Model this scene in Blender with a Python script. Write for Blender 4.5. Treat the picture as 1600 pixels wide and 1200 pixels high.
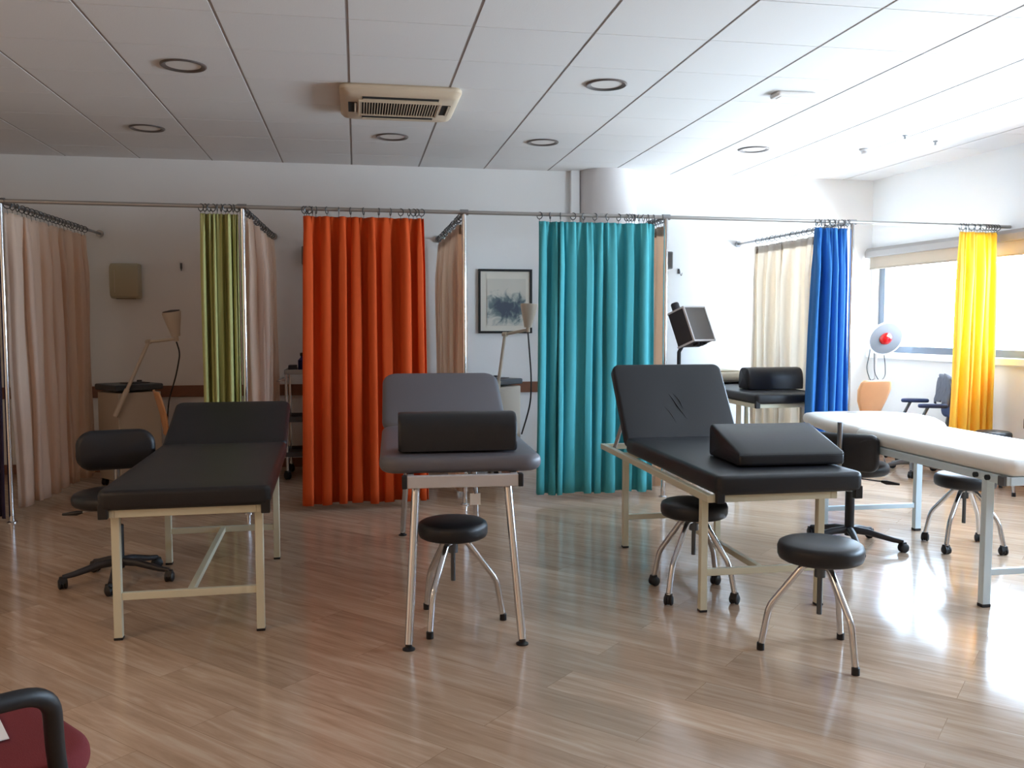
import bpy, math, random
from mathutils import Vector, Matrix
PI = math.pi
SC = bpy.context.scene
COL = SC.collection
for o in list(bpy.data.objects):
    bpy.data.objects.remove(o)

# ------------------------------------------------------------------ camera
YAW, PIT = math.atan(242/1380), math.atan(93/1380)
cam_d = bpy.data.cameras.new('camera')
cam_d.sensor_fit = 'HORIZONTAL'
cam_d.sensor_width = 36.0
cam_d.lens = 1380/1600*36.0
cam_d.clip_start = 0.05
cam = bpy.data.objects.new('camera', cam_d)
COL.objects.link(cam)
cam.location = (0, 0, 1.33)
cam.rotation_euler = (PI/2-PIT, 0, -YAW)
SC.camera = cam

# ------------------------------------------------------------------ world, daylight, exposure
w = bpy.data.worlds.new('daylight_sky')
SC.world = w
w.use_nodes = True
nt = w.node_tree
nt.nodes.clear()
wo = nt.nodes.new('ShaderNodeOutputWorld')
bg = nt.nodes.new('ShaderNodeBackground')
tc = nt.nodes.new('ShaderNodeTexCoord')
sx = nt.nodes.new('ShaderNodeSeparateXYZ')
rp = nt.nodes.new('ShaderNodeValToRGB')
mr = nt.nodes.new('ShaderNodeMapRange')
mr.inputs['From Min'].default_value = -1
nt.links.new(tc.outputs['Generated'], sx.inputs[0])
nt.links.new(sx.outputs['Z'], mr.inputs['Value'])
nt.links.new(mr.outputs[0], rp.inputs[0])
rp.color_ramp.elements[0].position = 0.42
rp.color_ramp.elements[0].color = (0.80, 0.90, 1.0, 1)
rp.color_ramp.elements[1].position = 0.56
rp.color_ramp.elements[1].color = (0.56, 0.72, 0.92, 1)
nt.links.new(rp.outputs[0], bg.inputs['Color'])
bg.inputs['Strength'].default_value = 34.0
nt.links.new(bg.outputs[0], wo.inputs[0])

# the windows of the right wall let the sky in (portals only guide the sampling of the sky)
WIN = [(5.35, 8.34), (2.2, 4.75)]  # the second, nearer window is out of view, added for its light
XW = 5.27
WSL = math.atan(0.058)      # the window wall is a little out of square
def rw(x, y):
    c, s_ = math.cos(WSL), math.sin(WSL)
    return (XW+(x-XW)*c-(y-8.45)*s_, 8.45+(x-XW)*s_+(y-8.45)*c)
for (a, b) in WIN:
    ld = bpy.data.lights.new('sky_portal', 'AREA')
    ld.shape = 'RECTANGLE'
    ld.size = b-a
    ld.size_y = 1.0
    ld.cycles.is_portal = True
    lo = bpy.data.objects.new('sky_portal', ld)
    COL.objects.link(lo)
    lo.location = (*rw(XW+0.16, (a+b)/2), 1.56)
    lo.rotation_euler = (PI/2, 0, PI/2+WSL)

# added warm fill lights, unseen left of and behind the camera (made-up fixtures below)
FILL_LAMPS = [(-3.1, 1.9), (-3.1, -0.6)]
for (x, y) in FILL_LAMPS:
    ld = bpy.data.lights.new('warm_fill_light', 'AREA')
    ld.shape = 'DISK'
    ld.size = 0.42
    ld.energy = 18
    ld.color = (1.0, 0.70, 0.44)
    lo = bpy.data.objects.new('warm_fill_light', ld)
    COL.objects.link(lo)
    lo.location = (x, y, 2.735)

vs = SC.view_settings
vs.view_transform = 'Standard'
vs.look = 'None'
vs.gamma = 1.0
vs.use_curve_mapping = False
vs.exposure = 0.42
cy = SC.cycles
cy.use_denoising = True
cy.max_bounces = 12
cy.diffuse_bounces = 8
cy.glossy_bounces = 5
cy.transmission_bounces = 6
cy.transparent_max_bounces = 12
cy.caustics_reflective = False
cy.caustics_refractive = False
cy.sample_clamp_indirect = 8.0

# ------------------------------------------------------------------ materials
def lin(r, g, b):
    f = lambda c: (c/255/12.92) if c/255 <= 0.04045 else ((c/255+0.055)/1.055)**2.4
    return (f(r), f(g), f(b), 1)

def mat(name, rgb, rough=0.5, metal=0.0, bump=0.0, bscale=80, var=0.0, vscale=6, spec=0.5, coat=0.0, trans=0.0):
    m = bpy.data.materials.new(name)
    m.use_nodes = True
    t = m.node_tree
    p = t.nodes['Principled BSDF']
    c = lin(*rgb)
    p.inputs['Base Color'].default_value = c
    p.inputs['Roughness'].default_value = rough
    p.inputs['Metallic'].default_value = metal
    p.inputs['Specular IOR Level'].default_value = spec
    p.inputs['Coat Weight'].default_value = coat
    tcn = t.nodes.new('ShaderNodeTexCoord')
    n = t.nodes.new('ShaderNodeTexNoise')
    n.inputs['Scale'].default_value = vscale
    n.inputs['Detail'].default_value = 4
    t.links.new(tcn.outputs['Object'], n.inputs['Vector'])
    if var > 0:
        mx = t.nodes.new('ShaderNodeMix')
        mx.data_type = 'RGBA'
        mx.inputs[6].default_value = tuple(max(0, x*(1-var)) for x in c[:3])+(1,)
        mx.inputs[7].default_value = tuple(min(1, x*(1+var)) for x in c[:3])+(1,)
        t.links.new(n.outputs['Fac'], mx.inputs[0])
        t.links.new(mx.outputs[2], p.inputs['Base Color'])
    if bump > 0:
        n2 = t.nodes.new('ShaderNodeTexNoise')
        n2.inputs['Scale'].default_value = bscale
        n2.inputs['Detail'].default_value = 3
        t.links.new(tcn.outputs['Object'], n2.inputs['Vector'])
        b = t.nodes.new('ShaderNodeBump')
        b.inputs['Strength'].default_value = bump
        b.inputs['Distance'].default_value = 0.004
        t.links.new(n2.outputs['Fac'], b.inputs['Height'])
        t.links.new(b.outputs[0], p.inputs['Normal'])
    if trans > 0:
        out = t.nodes['Material Output']
        tr = t.nodes.new('ShaderNodeBsdfTranslucent')
        tr.inputs['Color'].default_value = tuple(min(1, x*1.15) for x in c[:3])+(1,)
        ms = t.nodes.new('ShaderNodeMixShader')
        ms.inputs[0].default_value = trans
        t.links.new(p.outputs[0], ms.inputs[1])
        t.links.new(tr.outputs[0], ms.inputs[2])
        t.links.new(ms.outputs[0], out.inputs['Surface'])
    return m

M = {}
M['wall'] = mat('wall_paint', (230, 232, 234), 0.75, bump=0.08, bscale=60)
M['wallw'] = mat('cream_wall_paint', (236, 216, 190), 0.75)
M['column'] = mat('column_paint', (216, 214, 216), 0.7)
M['tile'] = mat('ceiling_tile', (224, 225, 227), 0.85, bump=0.15, bscale=120)
M['tgrid'] = mat('ceiling_grid', (172, 166, 164), 0.7)
M['wood'] = mat('red_brown_wood', (122, 78, 56), 0.45, var=0.25, vscale=9)
M['ply'] = mat('beech_plywood', (206, 152, 108), 0.42, var=0.12, vscale=5)
M['black'] = mat('black_vinyl', (21, 21, 26), 0.42, bump=0.12, bscale=260, spec=0.5)
M['blackm'] = mat('black_plastic', (22, 21, 24), 0.5)
M['grey'] = mat('grey_vinyl', (98, 96, 102), 0.45, bump=0.1, bscale=260)
M['white_vinyl'] = mat('white_vinyl', (236, 234, 230), 0.4, bump=0.08, bscale=200)
M['cream'] = mat('cream_enamel', (214, 212, 190), 0.38)
M['palemetal'] = mat('pale_enamel', (206, 222, 230), 0.35)
M['chrome'] = mat('chrome', (214, 216, 220), 0.14, metal=1)
M['steel'] = mat('brushed_steel', (150, 150, 152), 0.32, metal=1)
M['darksteel'] = mat('dark_steel', (96, 100, 104), 0.4, metal=1)
M['alu'] = mat('pale_rail', (158, 155, 152), 0.35, metal=.6)
M['ac'] = mat('cream_plastic', (206, 190, 168), 0.5)
M['void'] = mat('slot_shade', (18, 16, 15), 0.9)  # near-black colour painted as the shade inside openings
M['lamp'] = mat('frosted_diffuser', (225, 222, 220), 0.5)
M['ring'] = mat('lamp_trim', (120, 112, 110), 0.35, metal=0.6)
M['beige'] = mat('beige_curtain_cloth', (244, 226, 212), 0.9, bump=0.2, bscale=400, trans=0.5)
M['cream_cloth'] = mat('cream_curtain_cloth', (236, 229, 219), 0.9, bump=0.2, bscale=400, trans=0.36)
M['tape'] = mat('curtain_heading_tape', (150, 134, 120), 0.9)
M['orange'] = mat('orange_curtain_cloth', (214, 82, 20), 0.85, bump=0.2, bscale=400, trans=0.18)
M['teal'] = mat('turquoise_curtain_cloth', (84, 182, 192), 0.85, bump=0.2, bscale=400, trans=0.22)
M['green'] = mat('green_curtain_cloth', (186, 186, 124), 0.85, bump=0.2, bscale=400, trans=0.18)
M['blue'] = mat('blue_curtain_cloth', (54, 128, 202), 0.8, bump=0.2, bscale=400, trans=0.2)
M['yellow'] = mat('yellow_curtain_cloth', (255, 214, 92), 0.8, bump=0.2, bscale=400, trans=0.5)
M['purple'] = mat('dark_purple_curtain_cloth', (38, 24, 52), 0.85, bump=0.2, bscale=400)
M['bluefab'] = mat('navy_fabric', (48, 62, 100), 0.8, bump=0.2, bscale=300)
M['greyfab'] = mat('grey_jacket_cloth', (104, 108, 120), 0.9, bump=0.2, bscale=300)
M['red'] = mat('dark_red_fabric', (112, 28, 32), 0.9, bump=0.3, bscale=500)
M['greyplastic'] = mat('grey_plastic', (92, 92, 94), 0.45)
M['cab'] = mat('beige_cabinet_enamel', (188, 180, 168), 0.5)
M['cabtop'] = mat('blue_grey_panel', (62, 70, 78), 0.45)
M['armw'] = mat('off_white_enamel', (196, 186, 172), 0.4)
M['disp'] = mat('dispenser_plastic', (176, 168, 142), 0.35)
M['panelgrey'] = mat('dark_grey_panel', (84, 80, 80), 0.5)
M['boxdark'] = mat('graphite_casing', (48, 46, 50), 0.5)
M['edge'] = mat('light_grey_edge', (196, 194, 196), 0.4)
M['white'] = mat('white_enamel', (236, 236, 236), 0.35)
M['bowl'] = mat('polished_reflector', (132, 134, 140), 0.4, metal=.5)
M['redbulb'] = mat('red_bulb_glass', (176, 8, 16), 0.12, spec=0.7)
M['paper'] = mat('white_paper', (240, 240, 240), 0.8)
M['mount'] = mat('picture_mount', (216, 212, 202), 0.8)
M['frame'] = mat('black_frame', (14, 13, 14), 0.4)
M['winframe'] = mat('window_aluminium', (112, 120, 132), 0.45, metal=0.3)
M['sill'] = mat('sill_paint', (226, 230, 234), 0.5)
M['blindbox'] = mat('blind_cassette', (150, 146, 144), 0.5)
M['blindfab'] = mat('blind_fabric', (172, 160, 146), 0.85, trans=0.2)
M['bluecap'] = mat('blue_plastic', (28, 32, 96), 0.4)
M['greenpl'] = mat('dark_green_plastic', (30, 70, 66), 0.4)
M['pillow'] = mat('cream_pillow_cloth', (226, 218, 200), 0.9)

def glass_mat():
    m = bpy.data.materials.new('window_glass')
    m.use_nodes = True
    t = m.node_tree
    t.nodes.clear()
    o = t.nodes.new('ShaderNodeOutputMaterial')
    tr = t.nodes.new('ShaderNodeBsdfTransparent')
    tr.inputs[0].default_value = (0.95, 0.97, 0.97, 1)
    g = t.nodes.new('ShaderNodeBsdfGlossy')
    g.inputs['Roughness'].default_value = 0.02
    f = t.nodes.new('ShaderNodeFresnel')
    f.inputs[0].default_value = 1.45
    mx = t.nodes.new('ShaderNodeMixShader')
    ge = t.nodes.new('ShaderNodeNewGeometry')
    iv = t.nodes.new('ShaderNodeMath')
    iv.operation = 'SUBTRACT'
    iv.use_clamp = True
    t.links.new(f.outputs[0], iv.inputs[0])
    t.links.new(ge.outputs['Backfacing'], iv.inputs[1])
    t.links.new(iv.outputs[0], mx.inputs[0])
    t.links.new(tr.outputs[0], mx.inputs[1])
    t.links.new(g.outputs[0], mx.inputs[2])
    t.links.new(mx.outputs[0], o.inputs[0])
    return m
M['glass'] = glass_mat()

def floor_mat():
    m = bpy.data.materials.new('laminate_planks')
    m.use_nodes = True
    t = m.node_tree
    L = t.links.new
    p = t.nodes['Principled BSDF']
    tcn = t.nodes.new('ShaderNodeTexCoord')
    mp = t.nodes.new('ShaderNodeMapping')
    mp.inputs['Rotation'].default_value = (0, 0, PI/4)
    L(tcn.outputs['Object'], mp.inputs[0])
    br = t.nodes.new('ShaderNodeTexBrick')
    br.offset = 0.37
    br.inputs['Scale'].default_value = 1.0
    br.inputs['Brick Width'].default_value = 1.25
    br.inputs['Row Height'].default_value = 0.19
    br.inputs['Mortar Size'].default_value = 0.0012
    br.inputs['Mortar Smooth'].default_value = 0.3
    br.inputs['Color1'].default_value = (0, 0, 0, 1)
    br.inputs['Color2'].default_value = (1, 1, 1, 1)
    br.inputs['Mortar'].default_value = (0.5, 0.5, 0.5, 1)
    L(mp.outputs[0], br.inputs['Vector'])
    # stretched grain
    m2 = t.nodes.new('ShaderNodeMapping')
    m2.inputs['Scale'].default_value = (1.3, 16, 1)
    L(mp.outputs[0], m2.inputs[0])
    ad = t.nodes.new('ShaderNodeVectorMath')
    ad.operation = 'ADD'
    sc = t.nodes.new('ShaderNodeVectorMath')
    sc.operation = 'SCALE'
    sc.inputs['Scale'].default_value = 7.0
    L(br.outputs['Color'], sc.inputs[0])
    L(m2.outputs[0], ad.inputs[0])
    L(sc.outputs[0], ad.inputs[1])
    n = t.nodes.new('ShaderNodeTexNoise')
    n.inputs['Scale'].default_value = 1.6
    n.inputs['Detail'].default_value = 7
    n.inputs['Roughness'].default_value = 0.62
    n.inputs['Distortion'].default_value = 0.8
    L(ad.outputs[0], n.inputs['Vector'])
    r = t.nodes.new('ShaderNodeValToRGB')
    e = r.color_ramp.elements
    e[0].position = 0.25
    e[0].color = lin(160, 132, 108)
    e[1].position = 0.78
    e[1].color = lin(208, 188, 166)
    e2 = e.new(0.52)
    e2.color = lin(188, 160, 136)
    L(n.outputs['Fac'], r.inputs[0])
    # plank tint
    hs = t.nodes.new('ShaderNodeMapRange')
    hs.inputs['To Min'].default_value = 0.84
    hs.inputs['To Max'].default_value = 1.08
    L(br.outputs['Color'], hs.inputs['Value'])
    mu = t.nodes.new('ShaderNodeVectorMath')
    mu.operation = 'SCALE'
    L(r.outputs[0], mu.inputs[0])
    L(hs.outputs[0], mu.inputs['Scale'])
    jo = t.nodes.new('ShaderNodeMix')
    jo.data_type = 'RGBA'
    jo.inputs[7].default_value = lin(150, 122, 98)
    L(br.outputs['Fac'], jo.inputs[0])
    L(mu.outputs[0], jo.inputs[6])
    L(jo.outputs[2], p.inputs['Base Color'])
    rr = t.nodes.new('ShaderNodeMapRange')
    rr.inputs['To Min'].default_value = 0.11
    rr.inputs['To Max'].default_value = 0.18
    L(n.outputs['Fac'], rr.inputs['Value'])
    L(rr.outputs[0], p.inputs['Roughness'])
    b = t.nodes.new('ShaderNodeBump')
    b.inputs['Strength'].default_value = 0.06
    b.inputs['Distance'].default_value = 0.002
    L(n.outputs['Fac'], b.inputs['Height'])
    L(b.outputs[0], p.inputs['Normal'])
    return m
M['floor'] = floor_mat()

def print_mat():
    """A loose grey-blue wash drawing of rocks and reeds on pale paper."""
    m = bpy.data.materials.new('wash_drawing')
    m.use_nodes = True
    t = m.node_tree
    L = t.links.new
    p = t.nodes['Principled BSDF']
    p.inputs['Roughness'].default_value = 0.25
    tcn = t.nodes.new('ShaderNodeTexCoord')
    mp = t.nodes.new('ShaderNodeMapping')
    L(tcn.outputs['Object'], mp.inputs[0])
    mp.inputs['Location'].default_value = (0, 0, 0.55)
    mp.inputs['Scale'].default_value = (5.0, 0, 7.0)
    ln = t.nodes.new('ShaderNodeVectorMath')
    ln.operation = 'LENGTH'
    L(mp.outputs[0], ln.inputs[0])
    n = t.nodes.new('ShaderNodeTexNoise')
    n.inputs['Scale'].default_value = 11
    n.inputs['Detail'].default_value = 6
    n.inputs['Distortion'].default_value = 1.2
    L(tcn.outputs['Object'], n.inputs['Vector'])
    s = t.nodes.new('ShaderNodeMath')
    s.operation = 'MULTIPLY_ADD'
    s.inputs[1].default_value = 2.4
    s.inputs[2].default_value = -0.62
    L(n.outputs['Fac'], s.inputs[0])
    d = t.nodes.new('ShaderNodeMath')
    d.operation = 'SUBTRACT'
    L(s.outputs[0], d.inputs[0])
    L(ln.outputs['Value'], d.inputs[1])
    a = t.nodes.new('ShaderNodeMath')
    a.operation = 'ADD'
    a.inputs[1].default_value = 0.75
    L(d.outputs[0], a.inputs[0])
    r = t.nodes.new('ShaderNodeValToRGB')
    e = r.color_ramp.elements
    e[0].position = 0.0
    e[0].color = lin(206, 204, 196)
    e[1].position = 0.95
    e[1].color = lin(84, 92, 106)
    x = e.new(0.3)
    x.color = lin(176, 180, 176)
    x = e.new(0.6)
    x.color = lin(112, 126, 130)
    L(a.outputs[0], r.inputs[0])
    L(r.outputs[0], p.inputs['Base Color'])
    return m
M['print'] = print_mat()

# ------------------------------------------------------------------ mesh helpers
class MB:
    def __init__(s):
        s.v = []
        s.f = []

    def add(s, vs_, fs):
        k = len(s.v)
        s.v += [tuple(v) for v in vs_]
        s.f += [tuple(i+k for i in f) for f in fs]
        return s

    def box(s, c, d, R=None):
        x, y, z = d[0]/2, d[1]/2, d[2]/2
        vs_ = [Vector(q) for q in ((-x, -y, -z), (x, -y, -z), (x, y, -z), (-x, y, -z), (-x, -y, z), (x, -y, z), (x, y, z), (-x, y, z))]
        if R is not None:
            vs_ = [R @ q for q in vs_]
        c = Vector(c)
        return s.add([q+c for q in vs_], [(0, 3, 2, 1), (4, 5, 6, 7), (0, 1, 5, 4), (1, 2, 6, 5), (2, 3, 7, 6), (3, 0, 4, 7)])

    def span(s, a, b):
        return s.box([(a[i]+b[i])/2 for i in range(3)], [abs(b[i]-a[i]) for i in range(3)])

    def bar(s, a, b, wx, wz, up=(0, 0, 1)):
        """rectangular bar from a to b"""
        a, b = Vector(a), Vector(b)
        d = (b-a).normalized()
        u = Vector(up)
        r = d.cross(u)
        if r.length < 1e-4:
            r = d.cross(Vector((0, 1, 0)))
        r.normalize()
        u = r.cross(d)
        vs_ = []
        for p in (a, b):
            for (i, j) in ((-1, -1), (1, -1), (1, 1), (-1, 1)):
                vs_.append(p+r*i*wx/2+u*j*wz/2)
        return s.add(vs_, [(3, 2, 1, 0), (4, 5, 6, 7), (0, 1, 5, 4), (1, 2, 6, 5), (2, 3, 7, 6), (3, 0, 4, 7)])

    def tube(s, pts, r, n=12, closed=False, radii=None):
        P_ = [Vector(p) for p in pts]
        m = len(P_)
        T = []
        for i in range(m):
            if closed:
                d = P_[(i+1) % m]-P_[i-1]
            else:
                d = P_[min(i+1, m-1)]-P_[max(i-1, 0)]
            T.append(d.normalized())
        ref = Vector((0, 0, 1)) if abs(T[0].z) < 0.9 else Vector((1, 0, 0))
        N = T[0].cross(ref).normalized()
        vs_ = []
        for i in range(m):
            if i:
                ax = T[i-1].cross(T[i])
                if ax.length > 1e-6:
                    N = Matrix.Rotation(T[i-1].angle(T[i]), 3, ax.normalized()) @ N
            B = T[i].cross(N).normalized()
            rr = radii[i] if radii else r
            for k in range(n):
                a = 2*PI*k/n
                vs_.append(P_[i]+(N*math.cos(a)+B*math.sin(a))*rr)
        fs = []
        for i in range(m if closed else m-1):
            j = (i+1) % m
            for k in range(n):
                fs.append((i*n+k, i*n+(k+1) % n, j*n+(k+1) % n, j*n+k))
        if not closed:
            fs.append(tuple(range(n))[::-1])
            fs.append(tuple((m-1)*n+k for k in range(n)))
        return s.add(vs_, fs)

    def lathe(s, prof, n=32, mtx=None):
        vs_ = []
        for (r, z) in prof:
            for k in range(n):
                a = 2*PI*k/n
                vs_.append(Vector((r*math.cos(a), r*math.sin(a), z)))
        fs = []
        for i in range(len(prof)-1):
            for k in range(n):
                fs.append((i*n+k, i*n+(k+1) % n, (i+1)*n+(k+1) % n, (i+1)*n+k))
        if prof[0][0] > 1e-6:
            fs.append(tuple(range(n))[::-1])
        if prof[-1][0] > 1e-6:
            fs.append(tuple((len(prof)-1)*n+k for k in range(n)))
        if mtx is not None:
            vs_ = [mtx @ v for v in vs_]
        return s.add(vs_, fs)

    def layers(s, rings, mtx=None):
        """stack of outlines with equal point counts, capped by fans"""
        n = len(rings[0])
        vs_ = [Vector(p) for r in rings for p in r]
        fs = []
        for i in range(len(rings)-1):
            for k in range(n):
                fs.append((i*n+k, i*n+(k+1) % n, (i+1)*n+(k+1) % n, (i+1)*n+k))
        for ri, flip in ((0, True), (len(rings)-1, False)):
            c = sum((Vector(p) for p in rings[ri]), Vector())/n
            vs_.append(c)
            ci = len(vs_)-1
            for k in range(n):
                a, b = ri*n+k, ri*n+(k+1) % n
                fs.append((b, a, ci) if flip else (a, b, ci))
        if mtx is not None:
            vs_ = [mtx @ v for v in vs_]
        return s.add(vs_, fs)

    def cushion(s, outline, t, er, mtx=None, crown=0.0, zf=None):
        """padded slab: outline (x, y) points ccw, thickness t, edge radius er, domed by crown"""
        n = len(outline)
        P_ = [Vector((p[0], p[1])) for p in outline]
        N = []
        for i in range(n):
            d = (P_[(i+1) % n]-P_[i-1]).normalized()
            N.append(Vector((d.y, -d.x)))
        c = sum(P_, Vector((0, 0)))/n
        rings = []
        def ring(off, z):
            return [(P_[i].x-N[i].x*off, P_[i].y-N[i].y*off, z+(zf(P_[i].x, P_[i].y) if zf else 0)) for i in range(n)]
        def shr(f, z):
            o = [(c.x+(P_[i].x-c.x)*f, c.y+(P_[i].y-c.y)*f) for i in range(n)]
            return [(q[0], q[1], z+(zf(q[0], q[1]) if zf else 0)) for q in o]
        K = 5
        for k in range(K+1):
            a = PI/2*k/K
            rings.append(ring(er*(1-math.sin(a)), er*(1-math.cos(a))))
        for k in range(K+1):
            a = PI/2*k/K
            rings.append(ring(er*(1-math.cos(a)), t-er+er*math.sin(a)))
        for f in (0.8, 0.55, 0.3, 0.1):
            rings.append(shr(f, t+crown*(1-f*f)))
        return s.layers(rings, mtx)

    def build(s, name, material, parent=None, bevel=0.0, smooth=40, loc=None, solid=0.0, seg=2):
        me = bpy.data.meshes.new(name)
        me.from_pydata(s.v, [], s.f)
        me.materials.append(material)
        me.validate()
        me.update()
        if smooth:
            me.shade_smooth()
            me.set_sharp_from_angle(angle=math.radians(smooth))
        o = bpy.data.objects.new(name, me)
        COL.objects.link(o)
        if parent is not None:
            o.parent = parent
        if loc is not None:
            o.location = loc
        if solid:
            md = o.modifiers.new('thickness', 'SOLIDIFY')
            md.thickness = solid
        if bevel:
            md = o.modifiers.new('bevel', 'BEVEL')
            md.width = bevel
            md.segments = seg
            md.limit_method = 'ANGLE'
            md.angle_limit = math.radians(40)
            md.harden_normals = False
        return o

def rrect(w_, h_, r, n=6, cx=0, cy_=0, sub=0):
    pts = []
    for (qx, qy, a0) in ((1, 1, 0), (-1, 1, PI/2), (-1, -1, PI), (1, -1, 1.5*PI)):
        for k in range(n+1):
            a = a0+PI/2*k/n
            pts.append((cx+qx*(w_/2-r)+r*math.cos(a), cy_+qy*(h_/2-r)+r*math.sin(a)))
    if sub:
        out = []
        for i, p in enumerate(pts):
            q = pts[(i+1) % len(pts)]
            d = math.hypot(q[0]-p[0], q[1]-p[1])
            m = max(1, int(d/sub))
            for k in range(m):
                out.append((p[0]+(q[0]-p[0])*k/m, p[1]+(q[1]-p[1])*k/m))
        pts = out
    return pts

def fillet(pts, r, n=5):
    """round the inner corners of a polyline"""
    P_ = [Vector(p) for p in pts]
    out = [P_[0]]
    for i in range(1, len(P_)-1):
        a, b, c = P_[i-1], P_[i], P_[i+1]
        u, v = (a-b), (c-b)
        d = min(r, u.length*0.49, v.length*0.49)
        p, q = b+u.normalized()*d, b+v.normalized()*d
        for k in range(n+1):
            t = k/n
            out.append(p*(1-t)**2+b*2*t*(1-t)+q*t*t)
    out.append(P_[-1])
    return out

def tag(o, label, cat, group=None):
    o['label'] = label
    o['category'] = cat
    if group:
        o['group'] = group
    return o

def thing(name, label, cat, loc=(0, 0, 0), rz=0.0, group=None):
    o = bpy.data.objects.new(name, None)
    o.empty_display_size = 0.1
    COL.objects.link(o)
    o.location = loc
    o.rotation_euler = (0, 0, rz)
    return tag(o, label, cat, group)

def struct(o):
    o['kind'] = 'structure'
    return o

def copy_tree(o, parent=None):
    c = o.copy()
    COL.objects.link(c)
    if parent is not None:
        c.parent = parent
    for ch in list(o.children):
        copy_tree(ch, c)
    return c

# ------------------------------------------------------------------ room shell
YB, XL, YF, ZC = 8.45, -4.3, -2.6, 2.81
struct(MB().span((XL-.2, YF-.2, -0.1), (XW+1.1, YB+.2, 0)).build('floor', M['floor'], smooth=0))
struct(MB().span((XL-.2, YB, 0), (XW+.2, YB+.2, ZC)).build('wall_back', M['wall'], smooth=0))
struct(MB().span((XL-.2, YF-.2, 0), (XL, YB, ZC)).build('wall_left', M['wallw'], smooth=0))
struct(MB().span((XL, YF-.2, 0), (XW+1.1, YF, ZC)).build('wall_front', M['wallw'], smooth=0))
b = MB()
Z0, Z1 = 1.05, 2.06
b.span((XW, YF-.2, 0), (XW+.2, YB, Z0))
b.span((XW, YF-.2, Z1), (XW+.2, YB, ZC))
ys = [YF-.2]
for (a, c) in sorted(WIN):
    ys += [a, c]
ys.append(YB)
for i in range(0, len(ys), 2):
    b.span((XW, ys[i], Z0), (XW+.2, ys[i+1], Z1))
RWO = [struct(b.build('wall_right', M['wall'], smooth=0))]

# ceiling: lay-in tiles in a T-bar grid
ce = struct(MB().span((XL-.2, YF-.2, ZC+0.004), (XW+1.1, YB+.2, ZC+0.1)).build('ceiling', M['tgrid'], smooth=0))
b = MB()
TX, TY = 0.62, 0.58
x0, y0 = -0.03-7*TX, 4.47-13*TY
i = 0
while x0+i*TX < XW+.75:
    j = 0
    while y0+j*TY < YB:
        xa, xb = max(XL, x0+i*TX+0.008), x0+(i+1)*TX-0.008
        ya, yb = max(YF, y0+j*TY+0.0032), min(YB, y0+(j+1)*TY-0.0032)
        if xb-xa > 0.02 and yb-ya > 0.02:
            b.span((xa, ya, ZC), (xb, yb, ZC+0.013))
        j += 1
    i += 1
b.build('ceiling_tiles', M['tile'], ce, smooth=0)

# round column at the back wall and the boxed pipe beside it
b = MB()
b.lathe([(0.29, 0.0), (0.29, ZC)], 64, Matrix.Translation((2.43, 8.47, 0)))
struct(b.build('wall_column', M['column'], smooth=30))
struct(MB().span((2.05, 8.39, 0), (2.135, 8.47, ZC)).build('trim_1', M['wall'], smooth=0, bevel=0.003))
# wooden guard rail and skirting
struct(MB().span((XL, 8.425, 0.672), (2.04, 8.452, 0.775)).build('trim_2', M['wood'], smooth=0, bevel=0.004))
struct(MB().span((XL, 8.43, 0), (XW, 8.452, 0.085)).build('baseboard_back', M['wood'], smooth=0, bevel=0.003))
RWO.append(struct(MB().span((XW-0.02, YF, 0), (XW+.002, 8.43, 0.09)).build('baseboard_right', M['wood'], smooth=0, bevel=0.003)))
# window sill ledge
RWO.append(struct(MB().span((XW-0.05, 1.6, 0.985), (XW+0.1, YB-0.01, 1.05)).build('trim_3', M['sill'], smooth=0, bevel=0.008)))

for k, (a, c) in enumerate(WIN):
    e = bpy.data.objects.new('window_%d' % (k+1), None)
    COL.objects.link(e)
    e.location = (XW+0.09, (a+c)/2, Z0)
    struct(e)
    RWO.append(e)
    L_ = c-a
    f = MB()
    f.span((-.07, -L_/2, 0), (.03, L_/2, .065))
    f.span((-.03, -L_/2, Z1-Z0-.05), (.03, L_/2, Z1-Z0))
    f.span((-.03, -L_/2, .05), (.03, -L_/2+.05, Z1-Z0-.05))
    f.span((-.07, L_/2-.09, .05), (.03, L_/2, Z1-Z0-.05))
    for s_ in (1,):
        f.span((-.02, -0.6, .05), (.02, -0.55, Z1-Z0-.05))
    f.build('window_frame', M['winframe'], e, smooth=0, bevel=0.004)
    MB().span((-.004, -L_/2+.05, .05), (.004, L_/2-.05, Z1-Z0-.05)).build('pane', M['glass'], e, smooth=0)

# roller blinds over the visible window
def blind(ya, yb, label):
    t = thing('roller_blind', label, 'blind', (XW-0.06, (ya+yb)/2, 1.9), 0, 'roller blinds over the long window')
    RWO.append(t)
    L_ = yb-ya
    b_ = MB()
    pr = [(-.045, .0), (.045, .0), (.045, .095), (-.02, .095), (-.045, .06)]
    vs_ = [(p[0], -L_/2, .115+p[1]) for p in pr]+[(p[0], L_/2, .115+p[1]) for p in pr]
    b_.add(vs_, [(0, 1, 2, 3, 4), (9, 8, 7, 6, 5)]+[(i+5, (i+1) % 5+5, (i+1) % 5, i) for i in range(5)])
    b_.build('cassette', M['blindbox'], t, smooth=0, bevel=0.008)
    MB().span((-.005, -L_/2+.04, 0.0), (-.002, L_/2-.04, .12)).build('blind_fabric', M['blindfab'], t, smooth=0)
    MB().tube([(-.004, -L_/2+.04, 0), (-.004, L_/2-.04, 0)], .008, 10).build('bottom_bar', M['blindfab'], t)
blind(6.86, 8.42, 'grey roller blind rolled almost up, between the corner and the yellow curtain')
blind(5.22, 6.80, 'grey roller blind rolled almost up, right of the yellow curtain')

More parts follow.
